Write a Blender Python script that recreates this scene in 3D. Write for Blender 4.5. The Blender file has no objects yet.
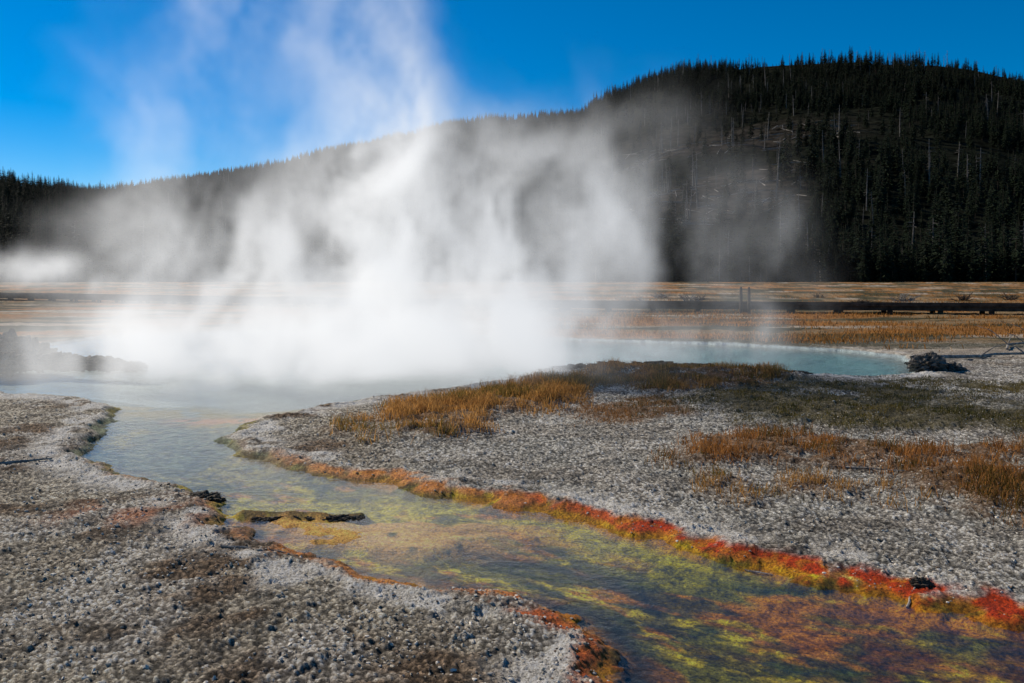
import bpy, math, random
import numpy as np
from mathutils import Vector
rng=np.random.default_rng(7); random.seed(7)
sc=bpy.context.scene
F=887.0; H=2.2; V0=272.0
def G(u,v,h=0.0):
    d=(H-h)*F/(v-V0); return ((u-512)/F*d, d)
def W(u,v,d): return ((u-512)/F*d, d, H+(V0-v)/F*d)
def GP(l): return np.array([G(*p) for p in l])
# ---------------- noise
def hsh(ix,iy,s):
    h=(ix.astype(np.int64)*374761393+iy.astype(np.int64)*668265263+s*982451653)&0xffffffff
    h=((h^(h>>13))*1274126177)&0xffffffff
    h=h^(h>>16)
    return (h&0xffffff)/float(0xffffff)
def vn(x,y,s=0):
    ix=np.floor(x);iy=np.floor(y);fx=x-ix;fy=y-iy
    fx=fx*fx*(3-2*fx);fy=fy*fy*(3-2*fy)
    a=hsh(ix,iy,s);b=hsh(ix+1,iy,s);c=hsh(ix,iy+1,s);d=hsh(ix+1,iy+1,s)
    return (a*(1-fx)+b*fx)*(1-fy)+(c*(1-fx)+d*fx)*fy
def fbm(x,y,o=4,s=0):
    r=0;a=.5;t=0
    for i in range(o):
        r=r+a*vn(x*2**i+i*17.3,y*2**i-i*9.1,s+i);t+=a;a*=.5
    return r/t
def worley(x,y,s=0):
    ix=np.floor(x);iy=np.floor(y);best=np.full(x.shape,9.0);cid=np.zeros(x.shape)
    for dx in(-1,0,1):
        for dy in(-1,0,1):
            cx=ix+dx;cy=iy+dy
            px=cx+hsh(cx,cy,s);py=cy+hsh(cx,cy,s+5)
            d=(px-x)**2+(py-y)**2
            m=d<best;best=np.where(m,d,best);cid=np.where(m,hsh(cx,cy,s+9),cid)
    return np.sqrt(best),cid
def ss(a,b,x):
    t=np.clip((x-a)/(b-a),0,1);return t*t*(3-2*t)
def segdist(x,y,pts,closed):
    n=len(pts);best=np.full(x.shape,1e9)
    for i in range(n if closed else n-1):
        ax,ay=pts[i];bx,by=pts[(i+1)%n]
        vx,vy=bx-ax,by-ay;L=vx*vx+vy*vy+1e-12
        t=np.clip(((x-ax)*vx+(y-ay)*vy)/L,0,1)
        d=(x-ax-t*vx)**2+(y-ay-t*vy)**2
        best=np.minimum(best,d)
    return np.sqrt(best)
def sdpoly(x,y,pts):
    d=segdist(x,y,pts,True);ins=np.zeros(x.shape,bool);n=len(pts)
    for i in range(n):
        ax,ay=pts[i];bx,by=pts[(i+1)%n]
        if ay==by: continue
        c=((ay>y)!=(by>y))&(x<(bx-ax)*(y-ay)/(by-ay)+ax)
        ins^=c
    return np.where(ins,d,-d)
# ---------------- mesh helpers
def mk(name,verts,faces,mat=None,smooth=False,link=True):
    me=bpy.data.meshes.new(name)
    me.from_pydata([tuple(v) for v in verts],[],[tuple(f) for f in faces]);me.update()
    if mat: me.materials.append(mat)
    if smooth: me.polygons.foreach_set("use_smooth",[True]*len(me.polygons))
    ob=bpy.data.objects.new(name,me)
    if link: sc.collection.objects.link(ob)
    return ob
def mknp(name,V,Q,mat=None,smooth=True,k=4):
    me=bpy.data.meshes.new(name);n=len(Q)
    me.vertices.add(len(V));me.vertices.foreach_set("co",V.astype(np.float32).ravel())
    me.loops.add(n*k);me.loops.foreach_set("vertex_index",Q.astype(np.int32).ravel())
    me.polygons.add(n);me.polygons.foreach_set("loop_start",np.arange(0,n*k,k,dtype=np.int32))
    me.update(calc_edges=True)
    me.polygons.foreach_set("use_smooth",np.full(n,smooth))
    if mat: me.materials.append(mat)
    ob=bpy.data.objects.new(name,me);sc.collection.objects.link(ob)
    return ob
def addcol(ob,name,C):
    a=ob.data.color_attributes.new(name,'FLOAT_COLOR','POINT')
    C4=np.ones((len(C),4),np.float32);C4[:,:3]=C;a.data.foreach_set("color",C4.ravel())
def addf(ob,name,A):
    a=ob.data.attributes.new(name,'FLOAT','POINT');a.data.foreach_set("value",np.asarray(A,np.float32).ravel())
# ---------------- materials
def newmat(name):
    m=bpy.data.materials.new(name);m.use_nodes=True;nt=m.node_tree
    return m,nt,nt.nodes,nt.links,nt.nodes["Principled BSDF"]
def simple(name,c1,c2,scale=5,rough=.85,bump=.4,bs=30,spec=.3):
    m,nt,N,L,P=newmat(name)
    tc=N.new("ShaderNodeTexCoord");n=N.new("ShaderNodeTexNoise");n.inputs["Scale"].default_value=scale;n.inputs["Detail"].default_value=6
    L.new(tc.outputs["Object"],n.inputs["Vector"])
    r=N.new("ShaderNodeValToRGB");r.color_ramp.elements[0].position=.35;r.color_ramp.elements[1].position=.68
    r.color_ramp.elements[0].color=(*c1,1);r.color_ramp.elements[1].color=(*c2,1)
    L.new(n.outputs["Fac"],r.inputs[0]);L.new(r.outputs[0],P.inputs["Base Color"])
    P.inputs["Roughness"].default_value=rough;P.inputs["Specular IOR Level"].default_value=spec
    n2=N.new("ShaderNodeTexNoise");n2.inputs["Scale"].default_value=bs;n2.inputs["Detail"].default_value=5
    L.new(tc.outputs["Object"],n2.inputs["Vector"])
    b=N.new("ShaderNodeBump");b.inputs["Strength"].default_value=bump;b.inputs["Distance"].default_value=.05
    L.new(n2.outputs["Fac"],b.inputs["Height"]);L.new(b.outputs[0],P.inputs["Normal"])
    return m
def ground_mat():
    m,nt,N,L,P=newmat("ground_sinter")
    tc=N.new("ShaderNodeTexCoord")
    a=N.new("ShaderNodeAttribute");a.attribute_name="Col"
    w=N.new("ShaderNodeAttribute");w.attribute_name="wet"
    n=N.new("ShaderNodeTexNoise");n.inputs["Scale"].default_value=48;n.inputs["Detail"].default_value=5;n.inputs["Roughness"].default_value=.8
    L.new(tc.outputs["Object"],n.inputs["Vector"])
    mr=N.new("ShaderNodeMapRange");mr.inputs["From Min"].default_value=.36;mr.inputs["From Max"].default_value=.64
    mr.inputs["To Min"].default_value=.15;mr.inputs["To Max"].default_value=2.0;L.new(n.outputs["Fac"],mr.inputs["Value"])
    mx=N.new("ShaderNodeVectorMath");mx.operation='SCALE';L.new(a.outputs["Color"],mx.inputs[0]);L.new(mr.outputs[0],mx.inputs["Scale"])
    mn=N.new("ShaderNodeVectorMath");mn.operation='MINIMUM';mn.inputs[1].default_value=(.85,.83,.8);L.new(mx.outputs[0],mn.inputs[0])
    L.new(mn.outputs[0],P.inputs["Base Color"])
    mw=N.new("ShaderNodeMapRange");mw.inputs["To Min"].default_value=.95;mw.inputs["To Max"].default_value=.6;L.new(w.outputs["Fac"],mw.inputs["Value"]);L.new(mw.outputs[0],P.inputs["Roughness"])
    P.inputs["Specular IOR Level"].default_value=.15
    n2=N.new("ShaderNodeTexNoise");n2.inputs["Scale"].default_value=30;n2.inputs["Detail"].default_value=8;n2.inputs["Roughness"].default_value=.8
    L.new(tc.outputs["Object"],n2.inputs["Vector"])
    b=N.new("ShaderNodeBump");b.inputs["Strength"].default_value=1.0;b.inputs["Distance"].default_value=.06
    L.new(n2.outputs["Fac"],b.inputs["Height"]);L.new(b.outputs[0],P.inputs["Normal"])
    return m
def attr_mat(name,transl=.0,rough=.8):
    m,nt,N,L,P=newmat(name)
    a=N.new("ShaderNodeAttribute");a.attribute_name="Col"
    L.new(a.outputs["Color"],P.inputs["Base Color"]);P.inputs["Roughness"].default_value=rough;P.inputs["Specular IOR Level"].default_value=.15
    if transl>0:
        t=N.new("ShaderNodeBsdfTranslucent");L.new(a.outputs["Color"],t.inputs["Color"])
        mx=N.new("ShaderNodeMixShader");mx.inputs[0].default_value=transl
        L.new(P.outputs[0],mx.inputs[1]);L.new(t.outputs[0],mx.inputs[2]);L.new(mx.outputs[0],N["Material Output"].inputs["Surface"])
    return m
def water_mat(name,tint,s1,s2,st):
    m,nt,N,L,P=newmat(name);N.remove(P)
    tc=N.new("ShaderNodeTexCoord")
    n=N.new("ShaderNodeTexNoise");n.inputs["Scale"].default_value=s1;n.inputs["Detail"].default_value=3;n.inputs["Distortion"].default_value=.6
    n2=N.new("ShaderNodeTexNoise");n2.inputs["Scale"].default_value=s2;n2.inputs["Detail"].default_value=2;n2.inputs["Distortion"].default_value=.8
    L.new(tc.outputs["Object"],n.inputs["Vector"]);L.new(tc.outputs["Object"],n2.inputs["Vector"])
    ad=N.new("ShaderNodeMath");ad.operation='MULTIPLY_ADD';ad.inputs[1].default_value=.3
    L.new(n2.outputs["Fac"],ad.inputs[0]);L.new(n.outputs["Fac"],ad.inputs[2])
    b=N.new("ShaderNodeBump");b.inputs["Strength"].default_value=st;b.inputs["Distance"].default_value=.02
    L.new(ad.outputs[0],b.inputs["Height"])
    geo=N.new("ShaderNodeNewGeometry");io=N.new("ShaderNodeMapRange");io.inputs["To Min"].default_value=1.33;io.inputs["To Max"].default_value=1/1.33
    L.new(geo.outputs["Backfacing"],io.inputs["Value"])
    fr=N.new("ShaderNodeFresnel");L.new(io.outputs[0],fr.inputs["IOR"]);L.new(b.outputs[0],fr.inputs["Normal"])
    t=N.new("ShaderNodeBsdfTransparent");t.inputs[0].default_value=(*tint,1)
    g=N.new("ShaderNodeBsdfGlossy");g.inputs["Roughness"].default_value=.03;L.new(b.outputs[0],g.inputs["Normal"])
    mx=N.new("ShaderNodeMixShader");L.new(fr.outputs[0],mx.inputs[0]);L.new(t.outputs[0],mx.inputs[1]);L.new(g.outputs[0],mx.inputs[2])
    L.new(mx.outputs[0],N["Material Output"].inputs["Surface"])
    return m
# ---------------- layout on the ground plane
WATER=[(-500,402),(0,394),(60,398),(108,405),(95,425),(74,453),(108,474),(175,489),(214,502),(212,522),(255,545),(330,570),(430,586),(510,600),(555,616),(580,640),(590,664),(584,700),(600,780),(690,950),
 (2300,950),(1900,800),(1400,680),(1150,637),(1024,611),(950,596),(880,582),(800,566),(740,551),(680,536),(600,516),(520,499),(430,484),(330,467),(252,452),(230,438),(262,419),(340,404),(430,391),(490,383),(545,374),(590,370),(700,372),(780,374),(870,377),(915,375),(928,367),(905,356),(850,350),(750,344),(600,339),(450,334),(250,330),(100,336),(0,350),(-500,356)]
PW=GP(WATER)
GRASS={ 'a':[(368,434),(395,410),(470,396),(560,385),(596,389),(565,405),(505,424),(480,441),(420,443)],
 'b':[(585,387),(640,371),(775,373),(765,389),(640,391)],
 'c':[(680,402),(760,386),(900,382),(1150,384),(1150,440),(900,432),(740,425)],
 'd':[(675,452),(760,440),(900,448),(1150,443),(1150,525),(985,510),(900,482),(820,466),(700,468)],
 'e':[(742,484),(800,474),(896,489),(885,505),(760,500)],
 'f':[(560,408),(650,398),(690,414),(640,424),(590,424)]}
GPO={k:GP(v) for k,v in GRASS.items()}
def gmask(x,y,k,soft=.35):
    n=(fbm(x*1.1,y*.8,4,40)-.5)*2.6
    return ss(-soft,soft,sdpoly(x,y,GPO[k])+n*.6)
WZ=-0.045
def height_color(x,y,full=True):
    d=np.hypot(x,y)
    n1=fbm(x*.9,y*.9,5,1);n2=fbm(x*5,y*5,4,2);n3=fbm(x*.25,y*.25,3,3)
    nb=fbm(x*3,y*3,4,11);n4=fbm(x*14,y*14,4,12)
    sd=sdpoly(x,y,PW)+(nb-.5)*.42+(n1-.5)*.3*ss(6,16,y)+(n2-.5)*.18
    pool=ss(13.2,17.5,y+(n1-.5)*3)
    dep=-0.09*ss(-.02,.28,sd)-.05*ss(.2,1.0,sd)-.22*ss(.3,2,sd)*pool
    bar=np.exp(-(segdist(x,y,GP([(245,511),(300,512),(360,510)]),False)/.10)**2)
    flat=ss(-.25,.25,sdpoly(x,y,GP([(270,517),(330,514),(430,516),(525,524),(500,538),(420,545),(320,538)]))+(nb-.5)*.7)
    z=.02+(n3-.5)*.10*ss(4,30,d)+(n1-.5)*.07
    z=z*ss(.3,-.3,sd)
    z=z+dep+bar*.10+flat*.085*ss(0,.2,sd)
    land=ss(.08,-.12,sd)
    z+=.025*np.exp(-((sd+.12)/.12)**2)*land
    fade=ss(45,9,d)
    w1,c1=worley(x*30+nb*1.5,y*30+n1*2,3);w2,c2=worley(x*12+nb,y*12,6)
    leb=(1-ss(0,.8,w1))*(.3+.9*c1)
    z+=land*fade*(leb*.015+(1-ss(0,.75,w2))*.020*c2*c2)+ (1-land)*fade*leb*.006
    z+=land*(n2-.5)*.06
    gm={k:gmask(x,y,k) for k in GPO}
    ga=np.clip(gm['a']+gm['b']*.6+gm['d']*.8+gm['e']*.6+gm['c']*.6,0,1)*land
    z+=ga*.08*(.4+1.2*n2)
    rim=np.exp(-(segdist(x,y,GP([(560,378),(600,376),(700,379),(790,381)]),False)/.5)**2)
    z+=rim*.13*land*(.5+nb)
    def C(*c): return np.array(c)[None,:]
    def mix(a,b,t): return a*(1-t[:,None])+b*t[:,None]
    col=np.repeat(C(.43,.375,.29),len(x),0)
    right=ss(-.3,.8,x+ (y-9)*.25-(-1.2))
    col=mix(col,C(.44,.415,.36),right)
    col=mix(col,C(.16,.095,.05),ss(.47,.62,n1+.2*(n2-.5))*(1-right*.7)*.85)
    col=mix(col,C(.19,.155,.12),ss(.5,.68,fbm(x*.7,y*1.3,5,25))*.55)
    col=mix(col,C(.66,.60,.51),ss(.52,.68,fbm(x*1.7,y*1.7,4,21))*.65)
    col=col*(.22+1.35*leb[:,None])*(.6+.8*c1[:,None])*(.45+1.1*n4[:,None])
    far=ss(19,30,y+ (n3-.5)*10)
    fc=mix(np.repeat(C(.22,.145,.07),len(x),0),C(.27,.12,.03),ss(.42,.56,fbm(x*.12,y*.35,4,31)))
    fc=mix(fc,C(.055,.048,.02),ss(.46,.58,fbm(x*.2,y*.5,4,35)))
    fc=mix(fc,C(.34,.28,.21),ss(.64,.74,fbm(x*.1,y*.4,4,37)))
    fc=fc*(.4+1.2*n2[:,None])
    col=mix(col,fc,far)
    col=mix(col,C(.085,.07,.028),gm['c']*ss(.3,.5,n1)*.85)
    for k in 'abdef': col=mix(col,C(.17,.08,.025),gm[k]*.8*ss(.25,.5,n2))
    cr=np.exp(-((sd+.26)/.22)**2)*ss(.42,.58,fbm(x*2.3,y*2.3,4,51))
    cr=cr*(1-.85*far)
    col=mix(col,C(.78,.73,.65)*(.6+.7*n4[:,None]),np.clip(cr*1.1,0,1)*.9)
    pk=np.exp(-(segdist(x,y,GP([(105,515),(170,520),(230,512)]),False)/.4)**2)*ss(.4,.6,nb)
    col=mix(col,C(.44,.15,.06)*(.5+n4[:,None]),pk*.65)
    # bed of the run-off channel: streaky mats following the flow
    fa=x*.81-y*.59;fb=x*.59+y*.81
    up=ss(8.8,10.6,y)
    s1=fbm(fa*1.5+nb*.8,fb*3.6+n1*2,5,61);s2=fbm(fa*1.5+n1,fb*3.5,5,65);s3=fbm(fa*5,fb*11,4,67)
    bed=np.repeat(C(.15,.135,.012),len(x),0)
    bed=mix(bed,C(.48,.16,.006),ss(.45,.60,s2)*.85)
    bed=mix(bed,C(.60,.45,.010),ss(.49,.60,s1)*ss(.36,.56,s3)*.9)
    bed=mix(bed,C(.03,.045,.008),ss(.50,.62,fbm(fa*2.2+5,fb*4.5,5,69))*.85)
    bed=mix(bed,C(.20,.035,.005),ss(.8,2.4,x-(5.6-y)*.2)*ss(6.4,5.0,y)*ss(.35,.55,nb)*.65)
    bed=mix(bed,C(.11,.13,.07),up)
    bed=mix(bed,C(.25,.20,.03),up*ss(.48,.60,fbm(x*1.5,y*.9,4,68))*.85)
    ye=np.exp(-(segdist(x,y,GP([(225,503),(290,496),(400,499),(500,503),(600,524),(690,550)]),False)/.42)**2)
    bed=mix(bed,C(.40,.33,.008),ye*ss(.34,.52,nb)*.95)
    ch=np.exp(-(segdist(x,y,GP([(225,528),(300,552),(420,573),(540,590),(610,612),(640,650),(650,720),(690,820)]),False)/.16)**2)
    ch2=np.exp(-(segdist(x,y,GP([(470,540),(560,552),(640,575),(668,610)]),False)/.11)**2)
    ch3=np.exp(-(segdist(x,y,GP([(760,578),(860,600),(960,624),(1100,655)]),False)/.10)**2)
    bed=mix(bed,C(.008,.016,.02),np.clip(ch+ch2*.85+ch3*.6*ss(.35,.55,nb),0,1)*.92)
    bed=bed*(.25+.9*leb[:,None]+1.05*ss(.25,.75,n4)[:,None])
    bed=mix(bed,C(.95,.45,.09)*(.6+.7*n4[:,None]),flat*.97*ss(.15,.38,n2))
    bed=mix(bed,C(.06,.05,.02),np.clip(bar,0,1)*.8)
    ps=mix(np.repeat(C(.36,.42,.42),len(x),0),C(.24,.48,.58),ss(-2,2.5,x)*ss(.1,.9,sd))*(.75+.5*nb[:,None])
    bed=mix(bed,ps,pool)
    ol=np.exp(-(segdist(x,y,GP([(90,408),(170,404),(260,404),(340,400)]),False)/.9)**2)*ss(.32,.5,nb)
    bed=mix(bed,C(.30,.22,.02),ol*.95);bed=mix(bed,C(.62,.25,.06),np.exp(-(segdist(x,y,GP([(190,412),(240,414),(330,406)]),False)/.35)**2)*.85*ss(.33,.48,n2))
    inw=ss(-.03,.07,sd)
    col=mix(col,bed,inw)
    dr=segdist(x,y,GP([(235,440),(262,455),(330,469),(430,486),(520,500),(600,517),(680,538),(740,553),(800,568),(880,584),(950,598),(1024,613),(1200,645),(1500,700)]),False)
    dl=segdist(x,y,GP([(300,562),(330,569),(430,585),(510,599),(560,615),(588,638),(600,664),(594,720)]),False)
    near=np.clip(ss(.7,.25,dr)*ss(-4.2,.0,x)+ss(.7,.3,dl)*1.0+.35*ss(11,9,y)*ss(15,13,y),0,1)
    brk=.35+.65*ss(.36,.52,fbm(x*5,y*5,4,81))
    o=np.exp(-((sd-.01)/(.045+.055*brk))**2)*near*brk
    red=ss(-1.0,1.5,x+.4*(nb-.5)*4)
    oc=mix(np.repeat(C(.66,.24,.06),len(x),0),C(.50,.045,.006),red)
    oc=mix(oc,C(.62,.20,.015),ss(.52,.64,fbm(x*9,y*9,3,83))*.7)
    oc=oc*(.35+1.3*n4[:,None])
    col=mix(col,oc,np.clip(o*1.25,0,1))
    yl=np.exp(-((sd-.18)/.09)**2)*near*ss(.38,.56,nb)
    col=mix(col,C(.50,.20,.006)*(.4+1.2*n4[:,None]),np.clip(yl,0,1)*.85)
    wet=np.clip(ss(-.15,.05,sd),0,1)
    return z,np.clip(col,0,1),wet,sd
ang=np.concatenate([np.linspace(-180,-34,50)[:-1],np.linspace(-34,34,1200),np.linspace(34,180,50)[1:]])*math.pi/180
rad=np.concatenate([np.geomspace(.3,6,30)[:-1],np.geomspace(6,70,1300)[:-1],np.geomspace(70,4000,90)])
cy0=-3.0
A,R=np.meshgrid(ang,rad);X=(np.sin(A)*R).ravel();Y=(np.cos(A)*R+cy0).ravel()
Z=np.empty_like(X);Cc=np.empty((len(X),3));Wt=np.empty_like(X)
for i in range(0,len(X),200000):
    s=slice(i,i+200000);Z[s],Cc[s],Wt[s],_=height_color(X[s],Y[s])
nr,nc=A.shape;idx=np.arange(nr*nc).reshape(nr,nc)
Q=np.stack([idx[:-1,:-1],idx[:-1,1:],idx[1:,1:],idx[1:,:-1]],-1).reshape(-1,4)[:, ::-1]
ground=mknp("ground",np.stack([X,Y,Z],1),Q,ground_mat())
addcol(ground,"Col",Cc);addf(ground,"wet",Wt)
def gz(x,y):
    return height_color(np.atleast_1d(np.asarray(x,float)),np.atleast_1d(np.asarray(y,float)))[0]
def sheet(name,x0,x1,y0,y1,mat):
    return mk(name,[(x0,y0,WZ),(x1,y0,WZ),(x1,y1,WZ),(x0,y1,WZ)],[(0,1,2,3)],mat)
sheet("stream_water",-12,7.5,2.9,15.2,water_mat("stream_water",(.97,.98,.94),5.5,22,.38))
sheet("hot_spring_pool_water",-24,11.5,15.2,34.5,water_mat("pool_water",(.96,.98,.96),5.5,22,.38))
# ---------------- grass
def blades(px,py,pz,hgt,wid,col,lean):
    n=len(px);a=rng.uniform(0,2*math.pi,n);b=rng.uniform(0,2*math.pi,n)
    sx=np.cos(a)*wid;sy=np.sin(a)*wid;lx=np.cos(b)*lean*hgt;ly=np.sin(b)*lean*hgt
    V=np.zeros((n,5,3))
    V[:,0]=np.stack([px-sx,py-sy,pz-.01],1);V[:,1]=np.stack([px+sx,py+sy,pz-.01],1)
    V[:,2]=np.stack([px+sx*.7+lx*.35,py+sy*.7+ly*.35,pz+hgt*.6],1)
    V[:,3]=np.stack([px-sx*.7+lx*.35,py-sy*.7+ly*.35,pz+hgt*.6],1)
    V[:,4]=np.stack([px+lx,py+ly,pz+hgt*(1-.3*lean)],1)
    i=np.arange(n)*5
    T=np.concatenate([np.stack([i,i+1,i+2],1),np.stack([i,i+2,i+3],1),np.stack([i+3,i+2,i+4],1)])
    return V.reshape(-1,3),T,np.repeat(col,5,0)
gm_=attr_mat("dry_grass",.5)
VV=[];TT=[];CCl=[];off=0
spec={'a':(2400,.19,(.62,.32,.095)),'b':(1900,.15,(.60,.31,.10)),'c':(900,.065,(.19,.14,.035)),'d':(1500,.15,(.46,.20,.055)),'e':(1500,.12,(.50,.26,.075)),'f':(700,.07,(.34,.16,.05))}
for k,(den,hh,c) in spec.items():
    P=GPO[k];x0,y0=P.min(0)-.6;x1,y1=P.max(0)+.6;n=int((x1-x0)*(y1-y0)*den)
    x=rng.uniform(x0,x1,n);y=rng.uniform(y0,y1,n)
    m=gmask(x,y,k,.45)*(.04+ss(.40,.60,fbm(x*2.4,y*2.4,4,70)))
    kp=rng.random(n)<m;x=x[kp];y=y[kp];z,_,_,sd=height_color(x,y)
    kp=sd<-.15;x=x[kp];y=y[kp];z=z[kp];n=len(x)
    h=hh*rng.uniform(.3,1.2,n)*(.2+1.6*fbm(x*2.3,y*2.3,4,72))
    t=rng.random((n,1));base=np.array(c)[None]*(.3+.85*t)
    gr=(fbm(x*.9,y*.9,3,74)>.52)[:,None]&(rng.random((n,1))<.6);base=np.where(gr,base*np.array([[.35,.5,.4]]),base)
    v,tt,cc=blades(x,y,z,h,rng.uniform(.0025,.005,n),base,rng.uniform(.2,1.3,n))
    VV.append(v);TT.append(tt+off);CCl.append(cc);off+=len(v)
n=160000;y=rng.uniform(24,110,n);x=rng.uniform(-.2,.75,n)*y
m=ss(.42,.56,fbm(x*.12,y*.35,4,31))*(.2+fbm(x*.8,y*.8,3,77))*ss(110,40,y);kp=rng.random(n)<m;x=x[kp];y=y[kp];z,_,_,sd=height_color(x,y);kp=sd<-.5;x=x[kp];y=y[kp];z=z[kp];n=len(x)
base=np.array([[.44,.20,.05]])*rng.uniform(.3,1.2,(n,1))
v,tt,cc=blades(x,y,z,rng.uniform(.06,.24,n),rng.uniform(.008,.02,n),base,rng.uniform(.3,1.2,n))
VV.append(v);TT.append(tt+off);CCl.append(cc)
g=mknp("dry_grass",np.concatenate(VV),np.concatenate(TT),gm_,False,3);addcol(g,"Col",np.concatenate(CCl))
# ---------------- rocks
import bmesh
def rock(name,x,y,sx,sy,sz,mat,seed,sink=.3,sub=5,base=None):
    bm=bmesh.new();bmesh.ops.create_icosphere(bm,subdivisions=sub,radius=1)
    co=np.array([v.co for v in bm.verts]);
    q=co*1.7+seed*3.7
    r=1+.55*(fbm(q[:,0]+q[:,2]*.7,q[:,1]-q[:,2]*.6,4,seed)-.5)+.8*(fbm(q[:,0]*3-q[:,2]*2,q[:,1]*3+q[:,2]*3,5,seed+3)-.5)
    w,_=worley(q[:,0]*1.9+q[:,2],q[:,1]*1.9-q[:,2],seed);r-=.35*w
    co=co*r[:,None]
    co[:,2]=np.round(co[:,2]*5)/5*.5+co[:,2]*.5
    z0=float(gz(x,y)[0]) if base is None else base
    co=co*np.array([sx,sy,sz])*1.15
    for v,c in zip(bm.verts,co): v.co=c
    me=bpy.data.meshes.new(name);bm.to_mesh(me);bm.free();me.materials.append(mat)
    ob=bpy.data.objects.new(name,me);sc.collection.objects.link(ob);ob.location=(x,y,z0+sz*(1-sink)*.6);ob.rotation_euler=(0,0,math.sin(seed)*.25)
    return ob
mr=simple("rock_sinter",(.03,.025,.02),(.24,.21,.18),6,.9,.9,18)
mrd=simple("rock_dark",(.018,.014,.01),(.10,.075,.05),9,.8,.9,25)
def rg(u,v,w,h,dep,mat,seed,name="sinter_rock",**k):
    x,y=G(u,v);s=y/F
    return rock(name,x,y,w*s/2,dep,h*s*.6,mat,seed,**k)
rg(14,360,50,30,.4,mrd,1,base=-.02);rg(-20,362,50,28,.5,mr,2,base=-.02);rg(38,361,34,20,.3,mrd,3,base=-.02);rg(0,366,40,18,.3,mr,33,base=-.02);rg(26,364,30,16,.25,mr,34,base=-.02)
for i,(u,v,w,h) in enumerate([(58,364,40,14),(84,365,44,12),(108,366,40,11),(132,367,30,8)]): rg(u,v,w,h,.25,mrd,40+i,base=-.04)
rg(928,372,34,17,.3,mr,6);rg(952,372,22,9,.2,mr,8)
rg(921,588,22,8,.05,mrd,10,name="river_stone");rg(205,497,36,9,.12,mrd,11,name="river_stone")
for i,(u,w,h) in enumerate([(262,22,5),(285,30,7),(312,26,6),(338,30,7),(357,16,5)]): rg(u,513+(i%2),w,h,.07,mrd,50+i,name="river_stone",base=-.07)
for i,(u,v,w,h) in enumerate([(575,371,60,7),(610,370,55,9),(655,370,60,9),(700,371,60,8),(745,373,60,7),(785,375,50,5)]):
    rg(u,v,w,h,.25,mrd,20+i,name="pool_rim_rock",base=.0)
def pebbles():
    bm=bmesh.new();bmesh.ops.create_icosphere(bm,subdivisions=1,radius=1);bv=np.array([v.co for v in bm.verts]);bf=np.array([[v.index for v in f.verts] for f in bm.faces]);bm.free()
    n=34000;y=3.6+rng.random(n)**1.5*14;x=rng.uniform(-.75,.75,n)*y
    z,_,_,sd=height_color(x,y);kp=((sd<-.03)|((sd>-.03)&(sd<.1)&(rng.random(n)<.5)))&(rng.random(n)<.15+1.3*ss(.4,.65,fbm(x*1.3,y*1.3,3,200)));x=x[kp];y=y[kp];z=z[kp];n=len(x)
    s=np.minimum(rng.gamma(1.3,.0033,n)+.004,.016)
    V=bv[None]*(1+rng.uniform(-.35,.35,(n,len(bv),1)))*s[:,None,None]*rng.uniform(.6,1.4,(n,1,3))
    V[:,:,2]*=.7;V+=np.stack([x,y,z+s*.1],1)[:,None,:]
    T=(bf[None]+(np.arange(n)*len(bv))[:,None,None]).reshape(-1,3)
    t=rng.random((n,1));c=np.where(t<.12,np.array([[.14,.10,.07]]),np.where(t<.6,np.array([[.38,.33,.26]]),np.array([[.64,.58,.49]])))*rng.uniform(.6,1.2,(n,1))
    ob=mknp("gravel",V.reshape(-1,3),T,attr_mat("gravel",0,.9),False,3);addcol(ob,"Col",np.repeat(c,len(bv),0))
pebbles()
# ---------------- tubes / wood
def tube(pts,rads,n=6):
    V=[];Fc=[]
    for i,(p,r) in enumerate(zip(pts,rads)):
        p=Vector(p);q=Vector(pts[min(i+1,len(pts)-1)])-Vector(pts[max(i-1,0)])
        q.normalize();a=q.orthogonal().normalized();b=q.cross(a)
        for k in range(n):
            t=2*math.pi*k/n;V.append(p+(a*math.cos(t)+b*math.sin(t))*r)
    for i in range(len(pts)-1):
        for k in range(n):
            Fc.append((i*n+k,i*n+(k+1)%n,(i+1)*n+(k+1)%n,(i+1)*n+k))
    Fc.append(tuple(range(n))[::-1]);Fc.append(tuple((len(pts)-1)*n+k for k in range(n)))
    return V,Fc
def tubes(name,lst,mat,link=True,n=6):
    V=[];Fc=[]
    for pts,rads in lst:
        v,f=tube(pts,rads,n);o=len(V);V+=v;Fc+=[tuple(i+o for i in q) for q in f]
    return mk(name,V,Fc,mat,False,link)
wood=simple("weathered_wood",(.12,.10,.085),(.42,.38,.33),9,.9,.5,60)
wdark=simple("boardwalk_wood",(.025,.017,.012),(.09,.06,.04),3,.85,.3,40)
def log(name,u0,v0,u1,v1,r,br=0,seed=0):
    rd=random.Random(seed);x0,y0=G(u0,v0);x1,y1=G(u1,v1);z0=float(gz(x0,y0)[0])+r*.6;z1=float(gz(x1,y1)[0])+r*.6
    n=7;pts=[];L=math.hypot(x1-x0,y1-y0)
    for i in range(n):
        t=i/(n-1);pts.append((x0+(x1-x0)*t+rd.uniform(-.02,.02)*L,y0+(y1-y0)*t+rd.uniform(-.02,.02)*L,z0+(z1-z0)*t+rd.uniform(0,.03)*L*.5))
    ls=[(pts,[r*(1-.6*i/(n-1)) for i in range(n)])]
    for b in range(br):
        p=Vector(pts[rd.randint(1,n-2)]);a=rd.uniform(0,6.28);l=L*rd.uniform(.08,.18)
        q=p+Vector((math.cos(a)*l,math.sin(a)*l*.4,l*.45));m_=(p+q)/2+Vector((0,0,.1*l))
        ls.append(([p,m_,q],[r*.45,r*.3,r*.12]))
    return tubes(name,ls,wood)
log("driftwood_log",935,362,1060,354,.05,4,1)
log("driftwood_log",1005,352,1050,338,.035,4,2)
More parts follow.
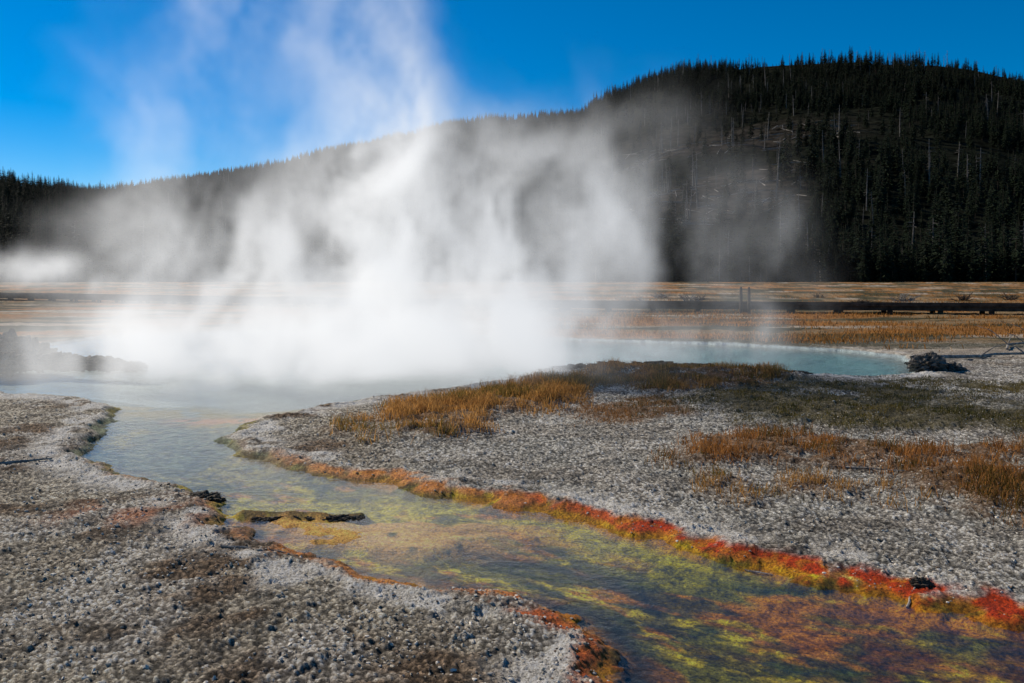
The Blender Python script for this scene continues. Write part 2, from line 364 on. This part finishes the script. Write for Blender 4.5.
log("driftwood_stick",-10,469,52,464,.022,1,3)
log("driftwood_stick",222,553,285,557,.012,0,4)
log("driftwood_stick",907,600,918,585,.010,2,5)
log("driftwood_stick",745,560,772,566,.008,1,6)
log("driftwood_stick",330,640,352,628,.006,1,7)
log("driftwood_stick",840,470,905,478,.012,2,8)
def boardwalk():
    path=[Vector((60,43,0)),Vector((27,45.5,0)),Vector((3,50,0)),Vector((-18,58,0)),Vector((-60,80,0))]
    V=[];Fc=[]
    def box(c,ax,ay,hx,hy,z0,z1):
        o=len(V)
        for z in(z0,z1):
            for sx,sy in((-1,-1),(1,-1),(1,1),(-1,1)):
                p=c+ax*hx*sx+ay*hy*sy;V.append((p.x,p.y,z))
        Fc.extend([(o+3,o+2,o+1,o),(o+4,o+5,o+6,o+7)]+[(o+k,o+(k+1)%4,o+4+(k+1)%4,o+4+k) for k in range(4)])
    rd=random.Random(2)
    for a,b in zip(path[:-1],path[1:]):
        L=(b-a).length;ax=(b-a).normalized();ay=Vector((-ax.y,ax.x,0));n=int(L/.2)
        for i in range(n):
            c=a+ax*(i+.5)*L/n;box(c,ax,ay,.092,1.0+rd.uniform(-.03,.03),.42+rd.uniform(-.006,.006),.47)
        for s in(-.85,0,.85): box(a+ax*L/2+ay*s,ax,ay,L/2,.05,.20,.415)
        m=int(L/2.4)
        for i in range(m+1):
            c=a+ax*(i*L/m)
            for s in(-.72,.72): box(c+ay*s,ax,ay,.12,.07,-.2,.199)
        for s in(-.98,.98): box(a+ax*L/2+ay*s,ax,ay,L/2,.05,.475,.57)
    mk("boardwalk",V,Fc,wdark)
boardwalk()
def post(u,h):
    d=47.0;x=(u-512)/F*d
    V,Fc=tube([(x,d,0),(x,d,h*.9),(x,d,h)],[.09,.08,.05],8);mk("wooden_post",V,Fc,wdark)
post(741,1.4);post(749,1.4)
def dead_shrub(name,x,y,s,seed):
    rd=random.Random(seed);z=float(gz(x,y)[0]);ls=[]
    for i in range(18):
        a=rd.uniform(0,6.28);e=rd.uniform(.15,1.3);l=s*rd.uniform(.4,1.1);d=Vector((math.cos(a)*math.cos(e)*1.5,math.sin(a)*math.cos(e),math.sin(e)*rd.uniform(.5,1)))
        p=Vector((x+rd.uniform(-.3,.3)*s,y,z-.05));m=p+d*l*.5+Vector((0,0,.06*s));q=p+d*l+Vector((rd.uniform(-.2,.2)*s,0,rd.uniform(-.1,.1)*s))
        ls.append(([p,m,q],[.045*s,.03*s,.008*s]))
        for _ in range(3):
            r=m+Vector((rd.uniform(-.4,.4),rd.uniform(-.4,.4),rd.uniform(0,.4)))*s;ls.append(([m,(m+r)/2,r],[.02*s,.014*s,.005*s]))
    return tubes(name,ls,wood if seed%2 else wdark)
for i,(u,v,s) in enumerate([(688,303,1.1),(700,301,.8),(640,302,.7),(860,304,.7),(905,302,1.0),(962,301,.9),(615,306,.6),(1010,300,.8),(660,298,.9),(820,298,.7)]):
    x,y=G(u,v);dead_shrub("dead_shrub",x,y,s,i+1)
# ---------------- conifers
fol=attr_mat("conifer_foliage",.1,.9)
def conifer(name,h,R,seed,dens=1.0,bare=.12):
    rd=random.Random(seed);V=[];Fc=[];C=[]
    def add(vs,fs,c):
        o=len(V);V.extend(vs);Fc.extend([tuple(i+o for i in f) for f in fs]);C.extend([c]*len(vs))
    v,f=tube([(0,0,-.5),(0,0,h*.5),(0,0,h)],[.018*h*.7,.010*h,.002*h],5);add(v,f,(.04,.03,.022))
    z=h*bare
    while z<h*.985:
        t=(z/h-bare)/(1-bare);r0=R*(1-t)**.8*(.55+.45*min(1,t*5))
        nb=max(3,int(7*dens*(1-.4*t)));a0=rd.uniform(0,6.28)
        for k in range(nb):
            if rd.random()<.12: continue
            a=a0+6.283*k/nb+rd.uniform(-.3,.3);r=r0*rd.uniform(.55,1.15)+.12;dr=rd.uniform(.1,.42)*r
            ca,sa=math.cos(a),math.sin(a);w=r*.30
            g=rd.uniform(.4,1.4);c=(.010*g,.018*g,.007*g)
            for j in range(3):
                s=(j+.3)/3;e=min(1,s+.5);px,py,pz=ca*r*s,sa*r*s,z-dr*s*s;ex,ey,ez=ca*r*e,sa*r*e,z-dr*e*e
                ww=w*(1.1-s*.6)*rd.uniform(.6,1.3)
                add([(px,py,pz+.05*r),(px*.5+ex*.5-sa*ww,py*.5+ey*.5+ca*ww,(pz+ez)/2-.12*r*rd.uniform(.3,1.6)),(ex,ey,ez),(px*.5+ex*.5+sa*ww,py*.5+ey*.5-ca*ww,(pz+ez)/2-.12*r*rd.uniform(.3,1.6))],[(0,1,2),(0,2,3)],c)
        z+=h*.034*rd.uniform(.7,1.3)
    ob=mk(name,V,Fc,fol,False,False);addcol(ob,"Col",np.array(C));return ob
snagm=simple("dead_pine_wood",(.06,.05,.045),(.20,.18,.16),2,.9,.2,20)
def snag(name,h,seed):
    rd=random.Random(seed);ls=[([(0,0,-.5),(rd.uniform(-.2,.2),0,h*.5),(rd.uniform(-.4,.4),0,h)],[.2,.13,.04])]
    for i in range(14):
        z=h*rd.uniform(.3,.95);a=rd.uniform(0,6.28);l=rd.uniform(.4,1.4)
        ls.append(([(0,0,z),(math.cos(a)*l,math.sin(a)*l,z-.1)],[.05,.02]))
    return tubes(name,ls,snagm,False,5)
col=bpy.data.collections.new("tree_prototypes")
for i,(h,R) in enumerate([(10,1.9),(10,1.5),(10,2.3),(10,1.3),(10,1.7)]):
    col.objects.link(conifer("pine_a%d"%i,h,R,i+3,1.0,.10 if i!=3 else .3))
col.objects.link(snag("pine_z_snag",10,5));col.objects.link(snag("pine_z_snag2",8,9))
RU=[-2500,-600,-100,60,100,150,190,270,300,340,400,450,520,580,600,640,680,720,800,850,900,950,1000,1024,1300,2500]
RV=[185,185,190,185,187,178,173,163,155,143,130,121,114,110,99,80,67,64,57,54,56,61,69,73,96,150]
DU=[-2500,100,400,600,800,1100,2500];DD=[1200,1300,1250,1000,850,820,900]
def ridge(u):
    D=np.interp(u,DU,DD);v=np.interp(u,RU,RV);return D,H+(V0-v)/F*D-7.0
TOE=205.0
def hz(x,y):
    u=512+F*x/y;D,Hr=ridge(u);t=(y-TOE)/(D-TOE)
    p=np.where(t<1,np.clip(t,0,1)**1.12,1-.55*(t-1))
    z=Hr*p+(fbm(x*.006,y*.006,5,90)-.5)*46*np.clip(t*1.6,0,1)*np.clip((1.02-t)*3,0,1)+(fbm(x*.03,y*.03,3,93)-.5)*6*np.clip(t*6,0,1)
    return z-.6*(t<.02)
def hz2(x,y):
    u=512+F*x/y;v=np.interp(u,[-2500,-400,0,60,100,150,200,230],[120,160,190,200,211,240,268,274]);Hr=H+(V0-v)/F*460
    t=(y-190)/(460-190);p=np.where(t<1,np.clip(t,0,1)**.9,1-.8*(t-1))
    return Hr*p-1+(fbm(x*.02,y*.02,3,99)-.5)*5*np.clip(t*4,0,1)
def hillmat():
    m,nt,N,L,P=newmat("forest_floor");a=N.new("ShaderNodeAttribute");a.attribute_name="Col"
    n=N.new("ShaderNodeTexNoise");tc=N.new("ShaderNodeTexCoord");n.inputs["Scale"].default_value=.2;n.inputs["Detail"].default_value=8;n.inputs["Roughness"].default_value=.7;L.new(tc.outputs["Object"],n.inputs["Vector"])
    mr=N.new("ShaderNodeMapRange");mr.inputs["From Min"].default_value=.38;mr.inputs["From Max"].default_value=.65;mr.inputs["To Min"].default_value=.2;mr.inputs["To Max"].default_value=2.0;L.new(n.outputs["Fac"],mr.inputs["Value"])
    mx=N.new("ShaderNodeVectorMath");mx.operation='SCALE';L.new(a.outputs["Color"],mx.inputs[0]);L.new(mr.outputs[0],mx.inputs["Scale"]);L.new(mx.outputs[0],P.inputs["Base Color"]);P.inputs["Roughness"].default_value=1;P.inputs["Specular IOR Level"].default_value=0
    return m
hm=hillmat()
def burn(x,y):
    u=512+F*x/y;D,_=ridge(u);t=(y-TOE)/(D-TOE)
    b=np.exp(-(((u-730)/125)**4))*np.exp(-(((t-.28)/.20)**4))
    return b*ss(.36,.52,fbm(x*.022,y*.022,4,101))
def hill(name,us,tmax,toe,Df,zf,br):
    ts=np.linspace(0,tmax,170);U,T=np.meshgrid(us,ts);D=Df(U);Y=toe+T*(D-toe);X=(U-512)/F*Y
    x=X.ravel();y=Y.ravel();z=zf(x,y);nr,nc=U.shape;idx=np.arange(nr*nc).reshape(nr,nc)
    Q=np.stack([idx[:-1,:-1],idx[:-1,1:],idx[1:,1:],idx[1:,:-1]],-1).reshape(-1,4)
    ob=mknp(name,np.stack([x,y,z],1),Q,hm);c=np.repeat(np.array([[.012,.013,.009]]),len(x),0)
    if br: b=burn(x,y)[:,None];c=c*(1-b)+np.array([[.032,.027,.022]])*b
    addcol(ob,"Col",c)
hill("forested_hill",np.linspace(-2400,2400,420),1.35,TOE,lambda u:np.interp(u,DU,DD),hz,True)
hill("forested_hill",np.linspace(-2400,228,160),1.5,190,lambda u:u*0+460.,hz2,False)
def pts_forest():
    n=95000
    r=np.sqrt(rng.uniform(TOE**2,1420**2,n));
    u=rng.uniform(-700,1700,n);y=r;x=(u-512)/F*y
    D,_=ridge(u);t=(y-TOE)/(D-TOE);kp=(t<1.04)&(t>.0)
    kp&=~((u<215)&(t<.25)&(y<480))
    kp&=rng.random(n)>burn(x,y)*.80
    cl=fbm(x*.015,y*.015,3,110);kp&=rng.random(n)<(.2+1.3*ss(.34,.58,cl))
    kp&=~((t>.9)&(rng.random(n)>.12+1.5*ss(.42,.62,fbm(x*.03,y*.03,3,120))))
    x,y,u,t=x[kp],y[kp],u[kp],t[kp];z=hz(x,y)
    s=rng.uniform(.45,1.35,len(x))*(.6+1.0*fbm(x*.02,y*.02,2,113))*np.where(u<590,.8,1.12)
    bb=burn(x,y);ix=rng.integers(0,5,len(x));sn=rng.random(len(x))<np.where((t>.93)&(u>660),.25,.04)+bb*.6;ix=np.where(sn,rng.integers(5,7,len(x)),ix);s=np.where(sn,s*1.15,s)
    n2=9000;y2=np.sqrt(rng.uniform(192**2,490**2,n2));u2=rng.uniform(-900,215,n2);x2=(u2-512)/F*y2;z2=hz2(x2,y2);s2=rng.uniform(.7,1.5,n2);i2=rng.integers(0,5,n2)
    n3=2200;y3=TOE+rng.uniform(-14,14,n3)+(vn(rng.random(n3),rng.random(n3)))*4;u3=rng.uniform(-700,1700,n3);x3=(u3-512)/F*y3;z3=np.maximum(hz(x3,y3),0)-.1;s3=rng.uniform(.3,1.5,n3);i3=rng.integers(0,5,n3);i3=np.where(rng.random(n3)<.1,5,i3)
    x=np.concatenate([x,x2,x3]);y=np.concatenate([y,y2,y3]);z=np.concatenate([z,z2,z3]);s=np.concatenate([s,s2,s3]);ix=np.concatenate([ix,i2,i3])
    me=bpy.data.meshes.new("pine_forest");me.vertices.add(len(x));me.vertices.foreach_set("co",np.stack([x,y,z-.2],1).astype(np.float32).ravel())
    ob=bpy.data.objects.new("pine_forest",me);sc.collection.objects.link(ob)
    addf(ob,"sc",s);a=me.attributes.new("ix",'INT','POINT');a.data.foreach_set("value",ix.astype(np.int32))
    a=me.attributes.new("rot",'FLOAT_VECTOR','POINT');rv=np.stack([rng.normal(0,.03,len(x)),rng.normal(0,.03,len(x)),rng.uniform(0,6.28,len(x))],1);a.data.foreach_set("vector",rv.astype(np.float32).ravel())
    ng=bpy.data.node_groups.new("forest_scatter","GeometryNodeTree")
    ng.interface.new_socket("Geometry",in_out='INPUT',socket_type='NodeSocketGeometry');ng.interface.new_socket("Geometry",in_out='OUTPUT',socket_type='NodeSocketGeometry')
    N=ng.nodes;L=ng.links;gi=N.new("NodeGroupInput");go=N.new("NodeGroupOutput");ip=N.new("GeometryNodeInstanceOnPoints");ci=N.new("GeometryNodeCollectionInfo")
    ci.inputs["Collection"].default_value=col;ci.inputs["Separate Children"].default_value=True;ci.inputs["Reset Children"].default_value=True
    def na(nm,ty):
        q=N.new("GeometryNodeInputNamedAttribute");q.data_type=ty;q.inputs["Name"].default_value=nm;return q.outputs["Attribute"]
    L.new(gi.outputs[0],ip.inputs["Points"]);L.new(ci.outputs[0],ip.inputs["Instance"]);ip.inputs["Pick Instance"].default_value=True
    L.new(na("ix",'INT'),ip.inputs["Instance Index"]);L.new(na("sc",'FLOAT'),ip.inputs["Scale"]);L.new(na("rot",'FLOAT_VECTOR'),ip.inputs["Rotation"])
    L.new(ip.outputs[0],go.inputs[0]);md=ob.modifiers.new("scatter",'NODES');md.node_group=ng
pts_forest()
V=[];Fc=[];n=200;cnt=0
rd=random.Random(4)
while cnt<n:
    u=rd.uniform(610,860);y=rd.uniform(270,500);x=(u-512)/F*y
    if float(burn(np.array([x]),np.array([y]))[0])<.3: cnt+=.2;continue
    a=rd.gauss(0.3,.9);l=rd.uniform(2,6);p=[];
    for s in(-1,1):
        xx=x+math.cos(a)*l*s;yy=y+math.sin(a)*l*s;p.append((xx,yy,float(hz(np.array([xx]),np.array([yy]))[0])+.4))
    v,f=tube(p,[.2,.1],4);o=len(V);V+=v;Fc+=[tuple(i+o for i in q) for q in f];cnt+=1
mk("fallen_logs",V,Fc,simple("bleached_log",(.10,.09,.08),(.30,.27,.24),.2))
# ---------------- steam: fog volumes generated as voxel grids
def steam(name,box,blobs,nscale,k_em,vox,warp=1.0,rate=3.0):
    x0,x1,y0,y1,z0,z1=box
    m,nt,N,L,P=newmat(name);N.remove(P)
    try: m.cycles.volume_step_rate=rate
    except Exception as e: print(e)
    at=N.new("ShaderNodeAttribute");at.attribute_name="density";den=at.outputs["Fac"]
    def mul(k):
        q=N.new("ShaderNodeMath");q.operation='MULTIPLY';L.new(den,q.inputs[0]);q.inputs[1].default_value=k;return q.outputs[0]
    s=N.new("ShaderNodeVolumeScatter");s.inputs["Color"].default_value=(1,1,1,1);s.inputs["Anisotropy"].default_value=.35;L.new(mul(.7),s.inputs["Density"])
    ab=N.new("ShaderNodeVolumeAbsorption");ab.inputs["Color"].default_value=(0,0,0,1);L.new(mul(.3),ab.inputs["Density"])
    em=N.new("ShaderNodeEmission");em.inputs["Color"].default_value=(.96,.98,1.0,1);L.new(mul(k_em),em.inputs["Strength"])  # added glow scaled by density, stands in for light scattered repeatedly inside steam
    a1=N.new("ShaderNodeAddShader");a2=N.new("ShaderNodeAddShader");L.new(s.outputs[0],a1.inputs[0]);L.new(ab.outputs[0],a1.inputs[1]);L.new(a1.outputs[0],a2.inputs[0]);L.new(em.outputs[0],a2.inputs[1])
    L.new(a2.outputs[0],N["Material Output"].inputs["Volume"])
    vol=bpy.data.volumes.new(name);vol.materials.append(m)
    ob=bpy.data.objects.new(name,vol);sc.collection.objects.link(ob)
    ng=bpy.data.node_groups.new(name+"_grid","GeometryNodeTree")
    ng.interface.new_socket("Geometry",in_out='INPUT',socket_type='NodeSocketGeometry');ng.interface.new_socket("Geometry",in_out='OUTPUT',socket_type='NodeSocketGeometry')
    N=ng.nodes;L=ng.links;go=N.new("NodeGroupOutput");N.new("NodeGroupInput")
    vc=N.new("GeometryNodeVolumeCube");vc.inputs["Min"].default_value=(x0,y0,z0);vc.inputs["Max"].default_value=(x1,y1,z1)
    for ax,l in(("X",x1-x0),("Y",y1-y0),("Z",z1-z0)): vc.inputs["Resolution "+ax].default_value=max(8,int(l/vox))
    sm=N.new("GeometryNodeSetMaterial");sm.inputs["Material"].default_value=m
    L.new(vc.outputs[0],sm.inputs["Geometry"]);L.new(sm.outputs[0],go.inputs[0])
    def vm(op,a,b=None):
        q=N.new("ShaderNodeVectorMath");q.operation=op
        for i,s_ in enumerate((a,b)):
            if s_ is None: continue
            if isinstance(s_,tuple): q.inputs[i].default_value=s_
            else: L.new(s_,q.inputs[i])
        return q.outputs["Value"] if op=='DOT_PRODUCT' else q.outputs[0]
    def mm(op,a,b=None):
        q=N.new("ShaderNodeMath");q.operation=op
        for i,s_ in enumerate((a,b)):
            if s_ is None: continue
            if isinstance(s_,(int,float)): q.inputs[i].default_value=s_
            else: L.new(s_,q.inputs[i])
        return q.outputs[0]
    def mrange(v,a,b,c,d):
        q=N.new("ShaderNodeMapRange");q.interpolation_type='SMOOTHSTEP'
        for i,s_ in zip(("From Min","From Max","To Min","To Max"),(a,b,c,d)): q.inputs[i].default_value=s_
        L.new(v,q.inputs["Value"]);return q.outputs[0]
    p=N.new("GeometryNodeInputPosition").outputs[0]
    wn=N.new("ShaderNodeTexNoise");wn.inputs["Scale"].default_value=.30*nscale;wn.inputs["Detail"].default_value=4;L.new(p,wn.inputs["Vector"])
    w=vm('SUBTRACT',wn.outputs[1],(.5,.5,.5));w=vm('MULTIPLY',w,(5.0*warp,3.0*warp,2.2*warp));pw=vm('ADD',p,w)
    tot=None
    for (c,r,rho) in blobs:
        q=vm('SUBTRACT',pw,c);q=vm('MULTIPLY',q,tuple(1/a for a in r));d=vm('DOT_PRODUCT',q,q)
        e=mm('EXPONENT',mm('MULTIPLY',d,-1.0));e=mm('MULTIPLY',e,rho)
        tot=e if tot is None else mm('ADD',tot,e)
    n=N.new("ShaderNodeTexNoise");n.inputs["Scale"].default_value=.60*nscale;n.inputs["Detail"].default_value=6;n.inputs["Roughness"].default_value=.65;n.inputs["Distortion"].default_value=.7
    L.new(vm('MULTIPLY',pw,(1.0,.7,.5)),n.inputs["Vector"])
    md=mrange(n.outputs[0],.43,.66,0.0,3.0)
    md=mm('ADD',md,mm('MULTIPLY',tot,.4))
    rho=mm('MULTIPLY',tot,md)
    sp=N.new("ShaderNodeSeparateXYZ");L.new(p,sp.inputs[0])
    for ax,a,b in((0,x0,x1),(1,y0,y1)):
        e=(b-a)*.1;rho=mm('MULTIPLY',rho,mrange(sp.outputs[ax],a,a+e,0,1));rho=mm('MULTIPLY',rho,mrange(sp.outputs[ax],b-e,b,1,0))
    rho=mm('MULTIPLY',rho,mrange(sp.outputs[2],z1*.75,z1,1,0))
    rho=mm('MAXIMUM',mm('SUBTRACT',rho,.004),0)
    L.new(rho,vc.inputs["Density"])
    md_=ob.modifiers.new("grid",'NODES');md_.node_group=ng
    return ob
def B(u,v,d,ru,rv,rd_,rho): return (W(u,v,d),(ru*d/F,rd_,rv*d/F),rho)
blobs=[B(330,348,21,205,38,3.0,.72),B(440,335,20.5,115,52,2.6,.62),B(390,250,21,50,85,2.0,.48),B(378,130,21.5,48,90,2.0,.24),B(345,15,22,55,80,2.2,.14),
 B(230,265,22,80,62,2.5,.20),B(150,235,22,65,45,2.5,.09),B(225,30,22,50,70,2.5,.08),B(160,120,22,50,60,2.5,.06),B(515,265,21,85,65,2.5,.30),B(600,195,21,75,75,2.5,.09),
 B(745,275,22,70,80,2.5,.06),B(95,325,22,70,18,2,.10),B(480,185,21.5,70,65,2.2,.13),B(300,200,22,60,80,2.2,.11),B(250,370,19,110,12,1.8,.28),B(680,345,24,110,16,2.5,.08)]
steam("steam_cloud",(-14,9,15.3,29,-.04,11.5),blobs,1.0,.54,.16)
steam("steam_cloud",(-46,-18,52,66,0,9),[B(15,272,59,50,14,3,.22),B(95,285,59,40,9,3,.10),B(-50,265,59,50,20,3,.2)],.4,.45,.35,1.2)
# ---------------- light, sky, camera
az=math.radians(-55);el=math.radians(34)
w=bpy.data.worlds.new("World");sc.world=w;w.use_nodes=True;N=w.node_tree.nodes;L=w.node_tree.links
sky=N.new("ShaderNodeTexSky");sky.sky_type='NISHITA';sky.sun_disc=False;sky.sun_elevation=el;sky.sun_rotation=az%(2*math.pi);sky.altitude=2200;sky.air_density=1.0;sky.dust_density=.3;sky.ozone_density=3.5
hs=N.new("ShaderNodeHueSaturation");hs.inputs["Saturation"].default_value=1.55;hs.inputs["Value"].default_value=1.0
L.new(sky.outputs[0],hs.inputs["Color"]);bg=N["Background"];L.new(hs.outputs[0],bg.inputs["Color"]);bg.inputs["Strength"].default_value=.10
sl=bpy.data.lights.new("sun","SUN");sl.energy=5.0;sl.angle=math.radians(.5);sl.color=(1,.90,.74);so=bpy.data.objects.new("sun",sl);sc.collection.objects.link(so)
sd_=Vector((math.sin(az)*math.cos(el),math.cos(az)*math.cos(el),math.sin(el)));so.rotation_euler=sd_.to_track_quat('Z','Y').to_euler()
cd=bpy.data.cameras.new("camera");co=bpy.data.objects.new("camera",cd);sc.collection.objects.link(co);sc.camera=co
co.location=(0,0,H);co.rotation_euler=(math.radians(90),0,0);cd.sensor_width=36;cd.lens=F/1024*36;cd.shift_y=-(341.5-V0)/1024;cd.clip_end=10000;cd.clip_start=.1
sc.view_settings.view_transform='Standard';sc.view_settings.look='None';sc.view_settings.exposure=0
